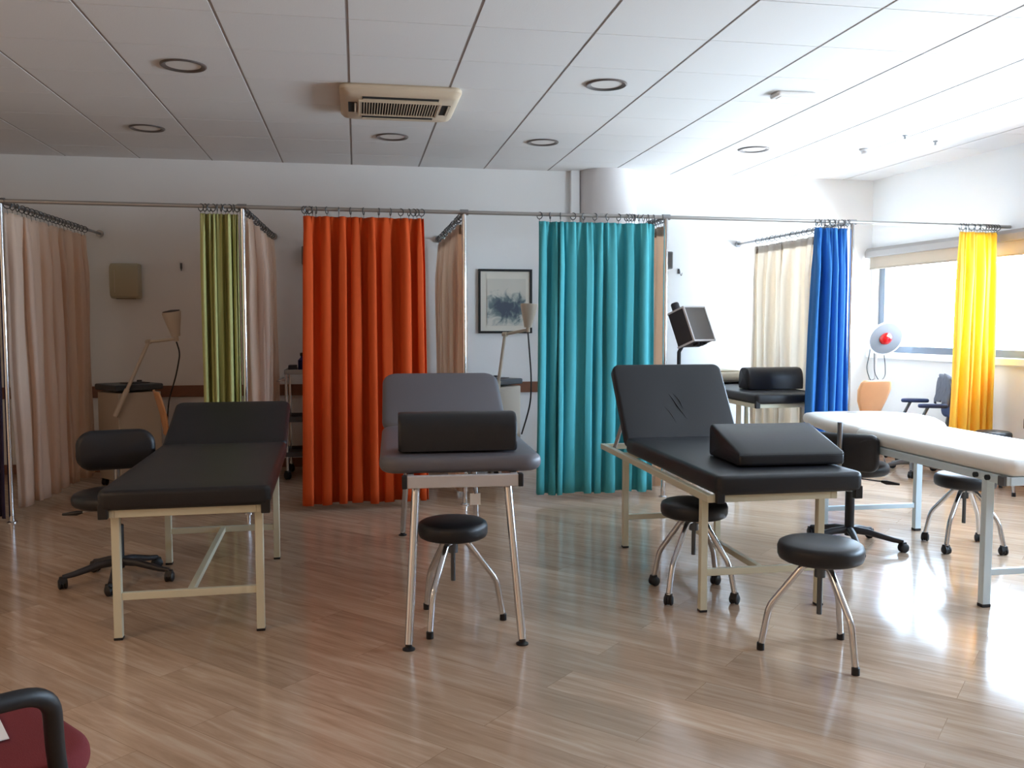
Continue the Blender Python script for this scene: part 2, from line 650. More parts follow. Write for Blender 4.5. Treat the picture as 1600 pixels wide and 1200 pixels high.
t = thing('wall_socket', 'small black socket low on the window wall, right of the yellow curtain', 'socket', (XW, 6.32, .52))
MB().box((-.012, 0, 0), (.024, .085, .085)).build('socket_plate', M['blackm'], t, bevel=.006, smooth=0)
MB().lathe([(0, 0), (.022, 0), (.022, .003), (0, .003)], 16, Matrix.Translation((-.024, 0, 0)) @ Matrix.Rotation(-PI/2, 4, 'Y')).build('socket_face', M['boxdark'], t)
RWO.append(t)
for o in RWO:       # turn the window wall and all that is fixed to it
    x, y = rw(o.location.x, o.location.y)
    o.location.x, o.location.y = x, y
    o.rotation_euler.z += WSL

# ------------------------------------------------------------------ ceiling fittings
def downlight(x, y, label):
    t = thing('downlight', label, 'ceiling light', (x, y, ZC), 0, 'round recessed ceiling lights')
    MB().lathe([(0.095, 0.002), (0.128, -0.001), (0.128, -0.006), (0.121, -0.011), (0.103, -0.007), (0.095, 0.0)], 40).build('trim_ring', M['ring'], t)
    MB().lathe([(0.0, -0.001), (0.097, -0.001), (0.097, 0.003), (0.0, 0.003)], 36).build('diffuser', M['lamp'], t)
    return t
downlight(-.96, 5.41, 'round recessed ceiling light at upper left, front row, darkest ring')
downlight(-1.54, 7.15, 'faint round recessed ceiling light at far left, back row above the beige dispenser')
downlight(.293, 7.14, 'round recessed ceiling light just behind the air conditioner')
downlight(1.535, 5.38, 'round recessed ceiling light right of the air conditioner, front row')
downlight(1.507, 7.14, 'round recessed ceiling light in front of the column, back row')
downlight(3.326, 7.12, 'round recessed ceiling light at right, back row beyond the small rectangular lamp')

t = thing('emergency_light', 'small white rectangular emergency lamp flush on the bright ceiling', 'ceiling light', (2.78, 5.39, ZC))
MB().cushion(rrect(.27, .13, .02), .028, .012, Matrix.Translation((0, 0, -.028))).build('lamp_body', M['lamp'], t)
MB().box((0, 0, -.029), (.2, .07, .004)).build('lens', M['white'], t)

t = thing('smoke_detector', 'small white detector hanging from the bright ceiling near the window wall', 'detector', (4.25, 6.95, ZC))
MB().lathe([(0.05, 0), (0.05, -.012), (.035, -.022), (.03, -.045), (0, -.05)], 24).build('detector_body', M['edge'], t)
for (x, y, l) in ((4.25, 6.4, 'tiny sprinkler tip on the ceiling, left of the pair'), (4.62, 6.55, 'tiny sprinkler tip on the ceiling, right of the pair')):
    tag(MB().lathe([(0.018, 0), (0.018, -.01), (.008, -.012), (.008, -.03), (.014, -.034), (0, -.036)], 14).build('sprinkler', M['steel'], loc=(x, y, ZC)), l, 'sprinkler', 'ceiling sprinklers')

for (x, y), l in zip(FILL_LAMPS, ('added round warm fill lamp on the ceiling left of the camera', 'added round warm fill lamp on the ceiling behind the camera at left')):  # invented fixtures that carry the added fill lights
    t = thing('added_fill_lamp', l, 'ceiling light', (x, y, ZC))
    MB().lathe([(.23, 0), (.24, -.02), (.235, -.07), (.225, -.07), (.222, -.02), (0, -.018)], 40).build('fill_lamp_housing', M['white'], t)

# ceiling cassette air conditioner
t = thing('air_conditioner', 'cream square cassette air conditioner mounted in the ceiling', 'air conditioner', (.29, 5.985, ZC))
b = MB()
rings = []
for (h_, z) in ((.74, 0.0), (.76, -.012), (.76, -.03), (.72, -.052), (.66, -.062)):
    rings.append([(p[0], p[1], z) for p in rrect(h_, h_, .05, 5)])
b.layers(rings[::-1])
b.build('housing', M['ac'], t, smooth=35)
MB().span((-.25, -.2, -.0655), (.25, .14, -.060)).build('intake_shade', M['void'], t, smooth=0)  # flat dark slab, painted shade in place of a hollow behind the grille
b = MB()
for k in range(29):
    x = -.245+.49*k/28
    b.span((x-.0026, -.2, -.072), (x+.0026, .14, -.064))
b.span((-.262, .14, -.074), (.262, .155, -.06))
b.span((-.262, -.215, -.074), (.262, -.2, -.06))
b.span((-.262, -.2, -.074), (-.25, .14, -.06))
b.span((.25, -.2, -.074), (.262, .14, -.06))
b.build('intake_grille', M['ac'], t, smooth=0)
for (cx, cyy, sx_, sy_) in ((0, -.27, .48, .062), (0, .24, .48, .05), (-.3, -.02, .056, .26), (.3, -.02, .056, .26)):
    o = MB().box((cx, cyy, -.0625), (sx_, sy_, .004)).build('air_outlet', M['void'], t, smooth=0)
    d = (0, .02) if sx_ > sy_ else (.018, 0)
    MB().box((cx+d[0], cyy+d[1], -.066), (sx_-.01 if sx_ > sy_ else .012, sy_-.01 if sy_ > sx_ else .012, .008)).build('louvre', M['ac'], o, smooth=0)

# ------------------------------------------------------------------ curtain rail frame
ZR = 2.14
POSTS = [(-2.3, 6.36), (-.77, 6.4), (.775, 6.43), (2.315, 6.45), (3.88, 6.5)]
DIVEND = [(-2.24, 8.45), (-.74, 8.45), (.77, 8.45), (2.31, 8.45), (3.79, 8.45)]
t = thing('curtain_rail', 'long pale metal curtain rail with posts and side rails across the whole room', 'curtain rail', (0, 6.4, 0))
MB().tube([(-4.3, -.09, ZR), (-2.3, -.04, ZR), (-.77, 0, ZR), (.775, .03, ZR), (2.315, .05, ZR), (3.88, .1, ZR), (5.37, .2, ZR)], .014, 12).build('front_rod', M['alu'], t)
for k, (p, q) in enumerate(zip(POSTS, DIVEND)):
    MB().tube([(p[0], p[1]-6.4, 0), (p[0], p[1]-6.4, ZR)], .0165, 14).lathe([(.034, 0), (.034, .006), (.02, .012), (.018, .05), (.0, .05)], 20, Matrix.Translation((p[0], p[1]-6.4, 0))).build('post', M['chrome'], t)
    MB().tube([(p[0], p[1]-6.4, ZR-.004), (q[0], q[1]-6.4, ZR-.004)], .012, 10).build('side_rod', M['steel'], t)
    f = MB().lathe([(.0, .0), (.032, .0), (.032, .02), (.018, .03), (.0, .03)], 18, Matrix.Translation((q[0], 2.02, ZR-.004)) @ Matrix.Rotation(-PI/2, 4, 'X'))
    f.build('wall_flange', M['steel'], t)
    MB().tube([(p[0]-.03, p[1]-6.4, ZR), (p[0]+.03, p[1]-6.4, ZR)], .021, 14).build('joint', M['steel'], t)

def curtain(name, label, p0, p1, zt, zb, folds, amp, m, seed, nrings, b0=0.0, b1=0.0, tape=None, sharp=0.35, group=None, topamp=.35, ringspread=None):
    """pleated cloth hung from p0 to p1 (x, y); b0/b1 move its bottom ends outward along the line"""
    rnd = random.Random(seed)
    p0, p1 = Vector(p0), Vector(p1)
    D = (p1-p0)
    Ln = D.length
    D.normalize()
    N = Vector((D.y, -D.x))
    root = thing(name, label, 'curtain', (p0.x, p0.y, 0), 0, group)
    NU, NV = folds*16, 26
    ph = [rnd.uniform(-.9, .9) for _ in range(folds+2)]
    am = [rnd.uniform(.62, 1.2) for _ in range(folds+2)]
    dr = [rnd.uniform(-.5, .5) for _ in range(folds+2)]
    wd = [rnd.uniform(.4, 1.8) for _ in range(folds)]
    tot = sum(wd)
    ed = [0]
    for x in wd:
        ed.append(ed[-1]+x/tot)
    vs_, fs = [], []
    def at(g, v):
        # g = fold coordinate 0..folds
        i_ = min(int(g), folds-1)
        fr = g-i_
        u = ed[i_]+(ed[i_+1]-ed[i_])*fr
        s_ = fr*fr*(3-2*fr)
        A = am[i_]*(1-s_)+am[i_+1]*s_
        dd = dr[i_]*(1-s_)+dr[i_+1]*s_
        env = topamp+(1-topamp)*min(1, v/.16)**.8
        a = 2*PI*g+ph[0]+dd*v*1.2
        y = math.sin(a)
        y = math.copysign(abs(y)**(1-sharp*.6), y)
        off = A*amp*env*y+amp*.30*env*math.sin(a*.5+ph[1]*2)+amp*.16*math.sin(2.6*a+ph[2]*3+v*1.5)*(1-.5*v)
        tang = -.30*Ln/folds*env*math.sin(2*a)*.5
        # small pinch pleats under the heading
        off += amp*.22*max(0, 1-v/.12)*math.sin(a*3+seed)
        off += .006*math.sin(v*9+g*2.3+seed)
        lo = -b0*v+(Ln+(b0+b1)*v)*u
        p = p0+D*(lo+tang)+N*off
        zz = zt+(zb-zt)*v+.006*math.sin(g*1.7+seed)*v
        return (p.x-p0.x, p.y-p0.y, zz)
    for j in range(NV+1):
        v = (j/NV)**1.25
        for i in range(NU+1):
            vs_.append(at(folds*i/NU, v))
    for j in range(NV):
        for i in range(NU):
            a = j*(NU+1)+i
            fs.append((a, a+1, a+NU+2, a+NU+1))
    MB().add(vs_, fs).build('cloth', m, root, smooth=180, solid=.0022)
    if tape is not None:
        vs_, fs = [], []
        for j in range(3):
            for i in range(NU+1):
                q = at(folds*i/NU, .035*j/2)
                vs_.append((q[0]+N.x*.004, q[1]+N.y*.004, q[2]+.002))
        for j in range(2):
            for i in range(NU):
                a = j*(NU+1)+i
                fs.append((a, a+1, a+NU+2, a+NU+1))
        MB().add(vs_, fs).build('heading_tape', tape, root, smooth=180, solid=.002)
    rs = ringspread or [k/(nrings-1) for k in range(nrings)]
    ang0 = math.atan2(D.y, D.x)
    for k in range(len(rs)):
        u = rs[k]
        c = p0+D*(Ln*(.012+.976*u))-p0
        tilt = rnd.uniform(-.9, .9)
        a2 = ang0+PI/2+tilt
        dx, dy = math.cos(a2), math.sin(a2)
        b_ = MB()
        b_.tube([(c.x+dx*.025*math.cos(q), c.y+dy*.025*math.cos(q), ZR-.010+.025*math.sin(q)) for q in [2*PI*z/14 for z in range(14)]], .0034, 6, closed=True)
        b_.tube([(c.x, c.y, ZR-.034), (c.x+dx*.004, c.y+dy*.004, ZR-.036), (c.x, c.y, zt-.012)], .0018, 6)
        b_.build('curtain_ring', M['darksteel'], root)
    return root

def yrod(x):
    pts = [(-4.3, 6.31), (-2.3, 6.36), (-.77, 6.4), (.775, 6.43), (2.315, 6.45), (3.88, 6.5), (5.37, 6.6)]
    for (a, c) in zip(pts, pts[1:]):
        if a[0] <= x <= c[0]:
            return a[1]+(c[1]-a[1])*(x-a[0])/(c[0]-a[0])
def front(name, label, xa, xb, zb, folds, amp, m, seed, n, b0=0, b1=0, **k):
    return curtain(name, label, (xa, yrod(xa)), (xb, yrod(xb)), 2.088, zb, folds, amp, m, seed, n, b0, b1, **k)
front('orange_curtain', 'wide orange curtain drawn across the second bay', -.365, .478, .045, 8, .042, M['orange'], 3, 14, .03, .02,
      ringspread=[0, .02, .045, .07, .1, .19, .29, .39, .5, .63, .73, .82, .89, .93, .96, 1.0])
front('turquoise_curtain', 'wide turquoise curtain drawn across the third bay', 1.325, 2.225, .055, 9, .042, M['teal'], 8, 14, .02, .0,
      ringspread=[0, .09, .18, .29, .38, .48, .59, .69, .76, .785, .81, .83, .87, .91, .95, 1.0])
front('green_curtain', 'narrow olive green curtain gathered against its post', -1.045, -.80, .05, 6, .045, M['green'], 5, 10)
front('blue_curtain', 'bright blue curtain gathered against its post', 3.56, 3.84, .05, 6, .06, M['blue'], 12, 12, .07, .03)
front('yellow_curtain', 'bright yellow curtain hanging in front of the window', 4.88, 5.25, .03, 7, .042, M['yellow'], 21, 14, .06, .02)
front('dark_purple_curtain', 'dark purple curtain at the left edge of the picture', -3.0, -2.315, .03, 7, .045, M['purple'], 2, 9)

def side(name, label, k, ya, yb, zb, folds, amp, m, seed, n, tape=M['tape'], b0=0.0, b1=0.0):
    p, q = POSTS[k], DIVEND[k]
    f = lambda y: p[0]+(q[0]-p[0])*(y-p[1])/(q[1]-p[1])
    return curtain(name, label, (f(ya), ya), (f(yb), yb), 2.078, zb, folds, amp, m, seed, n, b0, b1, tape=tape, group='beige dividing curtains')
side('beige_curtain', 'beige dividing curtain at far left beside the dark purple curtain', 0, 6.46, 8.05, .06, 9, .04, M['beige'], 31, 20, tape=None, b0=-.08)
side('beige_curtain', 'beige dividing curtain behind the post of the green curtain', 1, 6.5, 8.3, .06, 9, .045, M['beige'], 33, 16, tape=None)
side('beige_curtain', 'beige dividing curtain seen edge-on between the orange curtain and the picture', 2, 6.62, 8.36, .06, 8, .04, M['beige'], 35, 16)
side('beige_curtain', 'thin strip of beige dividing curtain behind the right edge of the turquoise curtain', 3, 6.5, 6.86, .06, 4, .05, M['beige'], 37, 8)
side('cream_curtain', 'translucent cream dividing curtain left of the blue curtain', 4, 6.66, 8.05, .06, 10, .04, M['cream_cloth'], 39, 16)

# ------------------------------------------------------------------ treatment couches
def cream_couch(label, loc, rz, ylen=1.2, zr=.565, back_deg=22, back_len=.56, y_front=-.10, y_hinge=1.36, w_m=.70, m_off=0.0, mt=.085, fr=M['cream']):
    """origin: floor, between the two front legs; +y towards the head end"""
    t = thing('treatment_couch', label, 'treatment couch', loc, rz)
    lx = .29
    for (sx_, yy) in ((-1, 0), (1, 0), (-1, ylen), (1, ylen)):
        o = MB().box((sx_*lx, yy, zr/2-.012), (.034, .034, zr-.04)).build('leg', fr, t, bevel=.003, smooth=0)
        MB().box((sx_*lx, yy, .006), (.037, .037, .012)).build('leg_cap', M['blackm'], o, bevel=.003, smooth=0)
    b_ = MB()
    yb = y_hinge+.42
    b_.box((-lx-.01, (y_front+.03+yb)/2, zr-.017), (.032, yb-y_front-.03, .034))
    b_.box((lx+.01, (y_front+.03+yb)/2, zr-.017), (.032, yb-y_front-.03, .034))
    b_.box((0, y_front+.045, zr-.017), (2*lx-.012, .0295, .034))
    b_.box((0, yb-.02, zr-.017), (2*lx-.012, .03, .034))
    b_.box((0, y_hinge, zr-.017), (2*lx-.012, .03, .0335))
    b_.build('top_frame', fr, t, bevel=.003, smooth=0)
    for yy in (0, ylen):
        MB().box((0, yy, .185), (2*lx-.034, .026, .032)).build('crossbar', fr, t, bevel=.003, smooth=0)
    MB().box((0, ylen/2, .185), (.028, ylen-.026, .028)).build('stretcher', fr, t, bevel=.003, smooth=0)
    hx = w_m/2
    L_ = y_hinge-y_front
    MB().cushion(rrect(w_m, L_, .035, 5, m_off, (y_front+y_hinge)/2, sub=.12), mt, .022, Matrix.Translation((0, 0, zr)), crown=.006).build('mattress', M['black'], t, smooth=50)
    a = math.radians(back_deg)
    R = Matrix.Translation((m_off, y_hinge+.012, zr+.012)) @ Matrix.Rotation(a, 4, 'X')
    def wr(x, y):
        r = 0
        if back_deg > 45:
            r = -.008*math.exp(-((x-.02)**2+(y-back_len*.45)**2)/.012)
        return r
    MB().cushion(rrect(w_m, back_len, .05, 6, 0, back_len/2, sub=.08), mt*.8, .02, R, crown=.005, zf=wr).build('backrest', M['black'], t, smooth=50)
    for s_ in (-1, 1):
        br = MB()
        e = R @ Vector((s_*(hx-.08), back_len*.55, -.004))
        br.bar((s_*(lx-.02), y_hinge+.26, zr-.01), (e.x, e.y, e.z), .014, .02)
        h0 = R @ Vector((s_*(hx-.08), .02, -.008))
        h1 = R @ Vector((s_*(hx-.08), back_len*.8, -.008))
        br.bar(tuple(h0), tuple(h1), .022, .016)
        br.build('backrest_support', M['steel'], t, smooth=0)
    if back_deg > 45:
        for (pp, r_) in (([(-.06, .40), (-.02, .33), (.015, .24), (.05, .17)], .0032), ([(-.01, .36), (.03, .30), (.04, .24)], .0028), ([(-.09, .28), (-.04, .20), (-.02, .12)], .0028), ([(.13, .16), (.15, .12), (.16, .08)], .003)):
            q = fillet([R @ Vector((x, y, mt*.8+.0005)) for (x, y) in pp], .03, 4)
            MB().tube(q, r_, 8, radii=[r_*(.15+.85*math.sin(PI*k/(len(q)-1))) for k in range(len(q))]).build('crease', M['black'], t, smooth=180)
    for s_ in (-1, 1):
        MB().box((m_off+s_*(hx-.022), y_front+.02, zr-.005), (.038, .03, .06)).build('corner_strap', M['blackm'], t, bevel=.004, smooth=0)
    return t

cream_couch('black couch on cream legs at left, backrest slightly raised, nothing on it', (-.716, 3.9, 0), math.radians(1.7), back_deg=21, back_len=.58, y_front=-.085, y_hinge=1.37, w_m=.69)
cream_couch('black couch on cream legs with steeply raised, wrinkled backrest and a wedge on it', (1.855, 3.81, 0), 0, ylen=1.2, back_deg=54, back_len=.575, y_front=-.135, y_hinge=1.24, w_m=.715, m_off=.075, mt=.09)
cream_couch('black couch on cream legs by the back wall, behind the couch with the wedge', (3.46, 6.99, 0), 0, ylen=1.1, zr=.69, back_deg=0, back_len=.50, y_front=-.38, y_hinge=.84, w_m=.63, mt=.08)

# creases on the steep backrest are modelled as raised folds of the cover
# grey couch on splayed chrome legs
t = thing('treatment_couch', 'grey couch on splayed chrome legs with a black bolster on it, in the middle', 'treatment couch', (.435, 3.70, 0), math.radians(-2.2))
zr = .70
for (sx_, yb_, yt_) in ((-1, -.15, .02), (1, -.15, .02), (-1, 1.84, 1.66), (1, 1.84, 1.66)):
    xb_ = sx_*.235
    xt_ = sx_*.195
    o = MB().tube([(xt_, yt_, zr-.03), (xb_, yb_, .022)], .0175, 16).build('leg', M['chrome'], t)
    MB().lathe([(.0, 0), (.026, 0), (.026, .005), (.014, .012), (.014, .028), (0, .028)], 20, Matrix.Translation((xb_, yb_, 0))).build('leg_cap', M['blackm'], o)
b = MB()
b.box((0, -.03, zr-.028), (.47, .03, .052))
b.box((0, 1.7, zr-.028), (.47, .03, .052))
b.box((-.22, .835, zr-.028), (.03, 1.7, .052))
b.box((.22, .835, zr-.028), (.03, 1.7, .052))
b.build('top_frame', M['edge'], t, bevel=.004, smooth=0)
for s_ in (-1, 1):
    MB().box((s_*.245, -.03, zr-.028), (.022, .034, .056)).build('frame_cap', M['blackm'], t, bevel=.004, smooth=0)
MB().cushion(rrect(.70, 1.22, .09, 8, 0, .60, sub=.1), .072, .032, Matrix.Translation((0, 0, zr)), crown=.008).build('mattress', M['grey'], t, smooth=60)
R = Matrix.Translation((0, 1.22, zr+.01)) @ Matrix.Rotation(math.radians(27), 4, 'X')
MB().cushion(rrect(.70, .60, .09, 8, 0, .30, sub=.1), .068, .032, R, crown=.008).build('backrest', M['grey'], t, smooth=60)
for s_ in (-1, 1):
    e = R @ Vector((s_*.2, .4, 0))
    MB().bar((s_*.2, 1.5, zr-.02), tuple(e), .012, .03).build('backrest_support', M['steel'], t, smooth=0)
b = MB()
b.tube(fillet([(.05, .02, zr-.02), (.05, .05, zr-.06), (.06, .06, zr-.1)], .02), .005, 8)
b.build('release_lever', M['steel'], t)
MB().box((.06, .06, zr-.125), (.045, .004, .05)).build('label_tag', M['paper'], t, smooth=0)

# white massage table
def white_table():
    t = thing('massage_table', 'white massage table with a face hole, at the right edge', 'massage table', (3.23, 3.65, 0))
    zr_ = .64
    fr = M['palemetal']
    for (sx_, yy) in ((-1, 0), (1, 0), (-1, 1.46), (1, 1.46)):
        o = MB().box((sx_*.325, yy, zr_/2-.01), (.042, .036, zr_-.03)).build('leg', fr, t, bevel=.003, smooth=0)
        MB().box((sx_*.325, yy, .008), (.045, .04, .016)).build('leg_cap', M['blackm'], o, bevel=.003, smooth=0)
    b_ = MB()
    b_.box((-.325, .72, zr_-.02), (.03, 1.72, .04))
    b_.box((.325, .72, zr_-.02), (.03, 1.72, .04))
    b_.box((0, -.13, zr_-.02), (.65, .03, .04))
    b_.box((0, 1.57, zr_-.02), (.65, .03, .04))
    b_.build('top_frame', fr, t, bevel=.003, smooth=0)
    MB().box((0, 1.46, .165), (.61, .024, .03)).build('crossbar', fr, t, bevel=.003, smooth=0)
    MB().box((0, 0, .165), (.61, .024, .03)).build('crossbar', fr, t, bevel=.003, smooth=0)
    # body section
    MB().cushion(rrect(.62, 1.28, .05, 6, -.035, .48, sub=.1), .08, .035, Matrix.Translation((0, 0, zr_)), crown=.01).build('mattress', M['white_vinyl'], t, smooth=60)
    # head section: shoulder width narrowing to a rounded end, slightly raised, with a face hole
    right = [(.29, 1.13), (.35, 1.23), (.395, 1.38), (.385, 1.52), (.33, 1.68), (.27, 1.82), (.23, 1.93), (.15, 2.0), (.05, 2.03)]
    out = []
    pts = right+[(-x, y) for (x, y) in right[::-1]]
    n = len(pts)
    for i_ in range(n):
        p, q = pts[i_], pts[(i_+1) % n]
        m_ = 3 if i_ < n-1 else 8
        for k in range(m_):
            out.append((p[0]+(q[0]-p[0])*k/m_, p[1]+(q[1]-p[1])*k/m_))
    zf = lambda x, y: .03*math.sin(min(1.15, max(0, (y-1.13)/.9))*PI)
    # ring-shaped slab around the hole
    hc = (0.0, 1.78)
    N_ = len(out)
    P_ = [Vector(p) for p in out]
    Nn = []
    for i_ in range(N_):
        d = (P_[(i_+1) % N_]-P_[i_-1]).normalized()
        Nn.append(Vector((d.y, -d.x)))
    tck, er = .075, .033
    rings = []
    def hole(rr, z):
        res = []
        for p in P_:
            a = math.atan2(p.y-hc[1], p.x-hc[0])
            x, y = hc[0]+rr*.75*math.cos(a), hc[1]+rr*1.15*math.sin(a)
            res.append((x, y, z+zf(x, y)))
        return res
    def off(o_, z):
        return [(P_[i_].x-Nn[i_].x*o_, P_[i_].y-Nn[i_].y*o_, z+zf(P_[i_].x, P_[i_].y)) for i_ in range(N_)]
    def mix(f, z):
        h = hole(.085, z)
        o_ = off(er, z)
        return [tuple(h[i_][k]*(1-f)+o_[i_][k]*f for k in range(3)) for i_ in range(N_)]
    rings.append(hole(.075, .0))
    rings.append(mix(.5, 0))
    for k in range(5):
        a = PI/2*k/4
        rings.append(off(er*(1-math.sin(a)), er*(1-math.cos(a))))
    for k in range(5):
        a = PI/2*k/4
        rings.append(off(er*(1-math.cos(a)), tck-er+er*math.sin(a)))
    for f in (.75, .5, .25, .08):
        rings.append(mix(f, tck+.004))
    rings.append(hole(.078, tck-.004))
    rings.append(hole(.075, tck-.02))
    vs_ = [p for r in rings for p in r]
    fs = []
    m_ = len(rings)
    for i_ in range(m_):
        j_ = (i_+1) % m_
        for k in range(N_):
            fs.append((i_*N_+k, i_*N_+(k+1) % N_, j_*N_+(k+1) % N_, j_*N_+k))
    b_ = MB()
    b_.add([(p[0], p[1], p[2]+zr_+.005) for p in vs_], fs)
    b_.build('headrest', M['white_vinyl'], t, smooth=60)
    b_ = MB()
    for s_ in (-1, 1):
        b_.bar((s_*.2, 1.1, zr_-.01), (s_*.2, 1.85, zr_+.03), .02, .02)
    b_.build('headrest_support', M['steel'], t, smooth=0)
    for (x, y) in ((-.348, .06), (-.348, -.02)):
        MB().lathe([(0, 0), (.013, 0), (.013, .014), (0, .014)], 14, Matrix.Translation((x+.008, y, zr_-.02)) @ Matrix.Rotation(-PI/2, 4, 'Y')).build('adjusting_knob', M['blackm'], t)
    MB().box((-.345, -.115, zr_-.02), (.02, .04, .045)).build('frame_cap', M['greyplastic'], t, bevel=.004, smooth=0)
white_table()

# ------------------------------------------------------------------ cushions
def extrude_x(profile, w_, er=.0):
    """(y, z) profile extruded along x"""
    n = len(profile)
    b_ = MB()
    rings = []
    c = (sum(p[0] for p in profile)/n, sum(p[1] for p in profile)/n)
    xs = [(-w_/2, .93), (-w_/2+.006, .985), (-w_/2+.016, 1.0)]+[(-w_/2+w_*k/8, 1.0) for k in range(1, 8)]+[(w_/2-.016, 1.0), (w_/2-.006, .985), (w_/2, .93)]
    for (x, f) in xs:
        rings.append([(x, c[0]+(p[0]-c[0])*f, c[1]+(p[1]-c[1])*f) for p in profile])
    return b_.layers(rings)

def bolster_profile(d, h):
    pr = [(-d/2, .004), (-d/2+.01, 0), (d/2-.01, 0), (d/2, .004)]
    for k in range(0, 17):
        a = PI*k/16
        c, s_ = math.cos(a), math.sin(a)
        pr.append((d/2*math.copysign(abs(c)**.62, c), h*(.25+.75*abs(s_)**.75) if 0 < k < 16 else h*.25))
    return pr[::-1]

t = tag(extrude_x(bolster_profile(.19, .165), .515).build('bolster_cushion', M['black'], smooth=50, loc=(.43, 3.865, .7815)), 'black half-round bolster lying across the grey couch', 'cushion', 'black bolsters')
t.rotation_euler = (0, 0, math.radians(-2.2))
t = tag(extrude_x(bolster_profile(.21, .185), .50).build('bolster_cushion', M['black'], smooth=50, loc=(3.52, 7.12, .778)), 'black half-round bolster on the couch by the back wall, left of the blue curtain', 'cushion', 'black bolsters')
t = thing('wedge_cushion', 'black vinyl wedge cushion lying on the couch with the steep backrest', 'cushion', (2.03, 4.05, .664), math.radians(-2))
pr = [(-.20, .008), (-.192, 0), (.19, 0), (.20, .008), (.20, .145), (.188, .158), (.165, .16), (-.185, .062), (-.198, .05)]
extrude_x(pr[::-1], .53).build('wedge_body', M['black'], t, smooth=35, bevel=.008)
b = MB()
b.tube([(-.262, -.195, .05), (.262, -.195, .05)], .0028, 6)
b.build('piping', M['black'], t)

t = thing('pillow', 'flat cream pillow at the head of the couch by the back wall', 'pillow', (3.43, 8.08, .781))
MB().cushion(rrect(.56, .34, .12, 8, sub=.06), .1, .048, crown=.02).build('pillow_body', M['pillow'], t, smooth=60)
MB().cushion(rrect(.58, .36, .1, 8), .012, .005, Matrix.Translation((0, 0, -.004))).build('pillow_base', M['blackm'], t, smooth=60)
tag(MB().box((0, 0, .006), (.1, .03, .012)).box((.03, .02, .012), (.06, .02, .012), Matrix.Rotation(.6, 3, 'Z')).build('clamp', M['greenpl'], loc=(3.45, 7.42, .778), bevel=.004), 'small dark green clip on the couch by the back wall, beside the bolster', 'clip')

# ------------------------------------------------------------------ stools
def caster(x, y, ang, r=.024, lift=0.0):
    b_ = MB()
    T_ = Matrix.Translation((x, y, r+lift)) @ Matrix.Rotation(ang, 4, 'Z')
    for s_ in (-1, 1):
        b_.lathe([(0, -.009), (r*.7, -.009), (r, -.004), (r, .004), (r*.7, .009), (0, .009)], 18, T_ @ Matrix.Translation((0, s_*.013, 0)) @ Matrix.Rotation(PI/2, 4, 'X'))
    b_.lathe([(0, -.004), (r*.9, -.004), (r*.9, .004), (0, .004)], 14, T_ @ Matrix.Rotation(PI/2, 4, 'X'))
    b_.add([T_ @ Vector(q) for q in ((-r*.9, -.018, .004), (r*.6, -.018, .004), (r*.6, .018, .004), (-r*.9, .018, .004), (-r*.6, -.016, r+.006), (r*.3, -.016, r+.008), (r*.3, .016, r+.008), (-r*.6, .016, r+.006))],
           [(0, 3, 2, 1), (4, 5, 6, 7), (0, 1, 5, 4), (1, 2, 6, 5), (2, 3, 7, 6), (3, 0, 4, 7)])
    return b_

def stool(label, loc, nleg, a0, rseat, zt, wheels, R_=.225, low=.19, seed=0, rz=0.0):
    t = thing('round_stool', label, 'stool', loc, 0)
    th = .075
    MB().lathe([(0, zt-th), (rseat-.018, zt-th), (rseat-.007, zt-th+.006), (rseat-.001, zt-th+.02), (rseat, zt-.026), (rseat-.006, zt-.010), (rseat-.02, zt-.002), (rseat*.5, zt+.004), (0, zt+.005)], 48).build('seat', M['black'], t, smooth=60)
    MB().lathe([(0, zt-th-.006), (rseat*.55, zt-th-.006), (rseat*.55, zt-th), (0, zt-th)], 24).tube([(0, 0, zt-th), (0, 0, zt-th-.07)], .022, 16).build('hub', M['darksteel'], t)
    MB().tube([(0, 0, zt-th-.05), (0, 0, low)], .0105, 12).build('screw_spindle', M['darksteel'], t)
    zl = .05 if wheels else .012
    for k in range(nleg):
        a = a0+2*PI*k/nleg
        c, s_ = math.cos(a), math.sin(a)
        pts = [(.018, zt-th-.025), (.06, zt-th-.022), (R_-.03, .185), (R_, zl)]
        P3 = fillet([(r*c, r*s_, z) for (r, z) in pts], .035, 6)
        o = MB().tube(P3, .0132, 14).build('leg', M['chrome'], t)
        if wheels:
            caster(R_*c, R_*s_, a+k*1.3+seed).tube([(R_*c, R_*s_, .03), (R_*c, R_*s_, .06)], .012, 12).build('caster', M['blackm'], o)
        else:
            MB().lathe([(0, 0), (.0155, 0), (.0155, .028), (.012, .032), (0, .032)], 18, Matrix.Translation((R_*c, R_*s_, 0))).build('rubber_foot', M['blackm'], o)
    return t
def angof(c, p):
    return math.atan2(p[1]-c[1], p[0]-c[0])
stool('black round stool on three bent chrome legs, nearest the camera at right', (1.824, 3.227, 0), 3, angof((1.824, 3.227), (1.627, 3.308)), .168, .463, False, low=.165)
stool('black round stool on three bent chrome legs under the grey couch', (.411, 3.865, 0), 3, angof((.411, 3.865), (.279, 3.657)), .155, .463, False, low=.19)
stool('black round stool on four chrome legs with casters under the couch with the wedge', (1.62, 4.065, 0), 4, angof((1.62, 4.065), (1.437, 3.921)), .163, .468, True, low=.2, seed=.4)
stool('black round stool with casters standing behind the white massage table', (3.55, 4.655, 0), 4, angof((3.55, 4.655), (3.368, 4.547)), .17, .445, True, low=.15, seed=1.1)

stool('black round stool in front of the yellow curtain, almost hidden by the massage table', (4.98, 6.22, 0), 3, .6, .135, .485, False, low=.2)

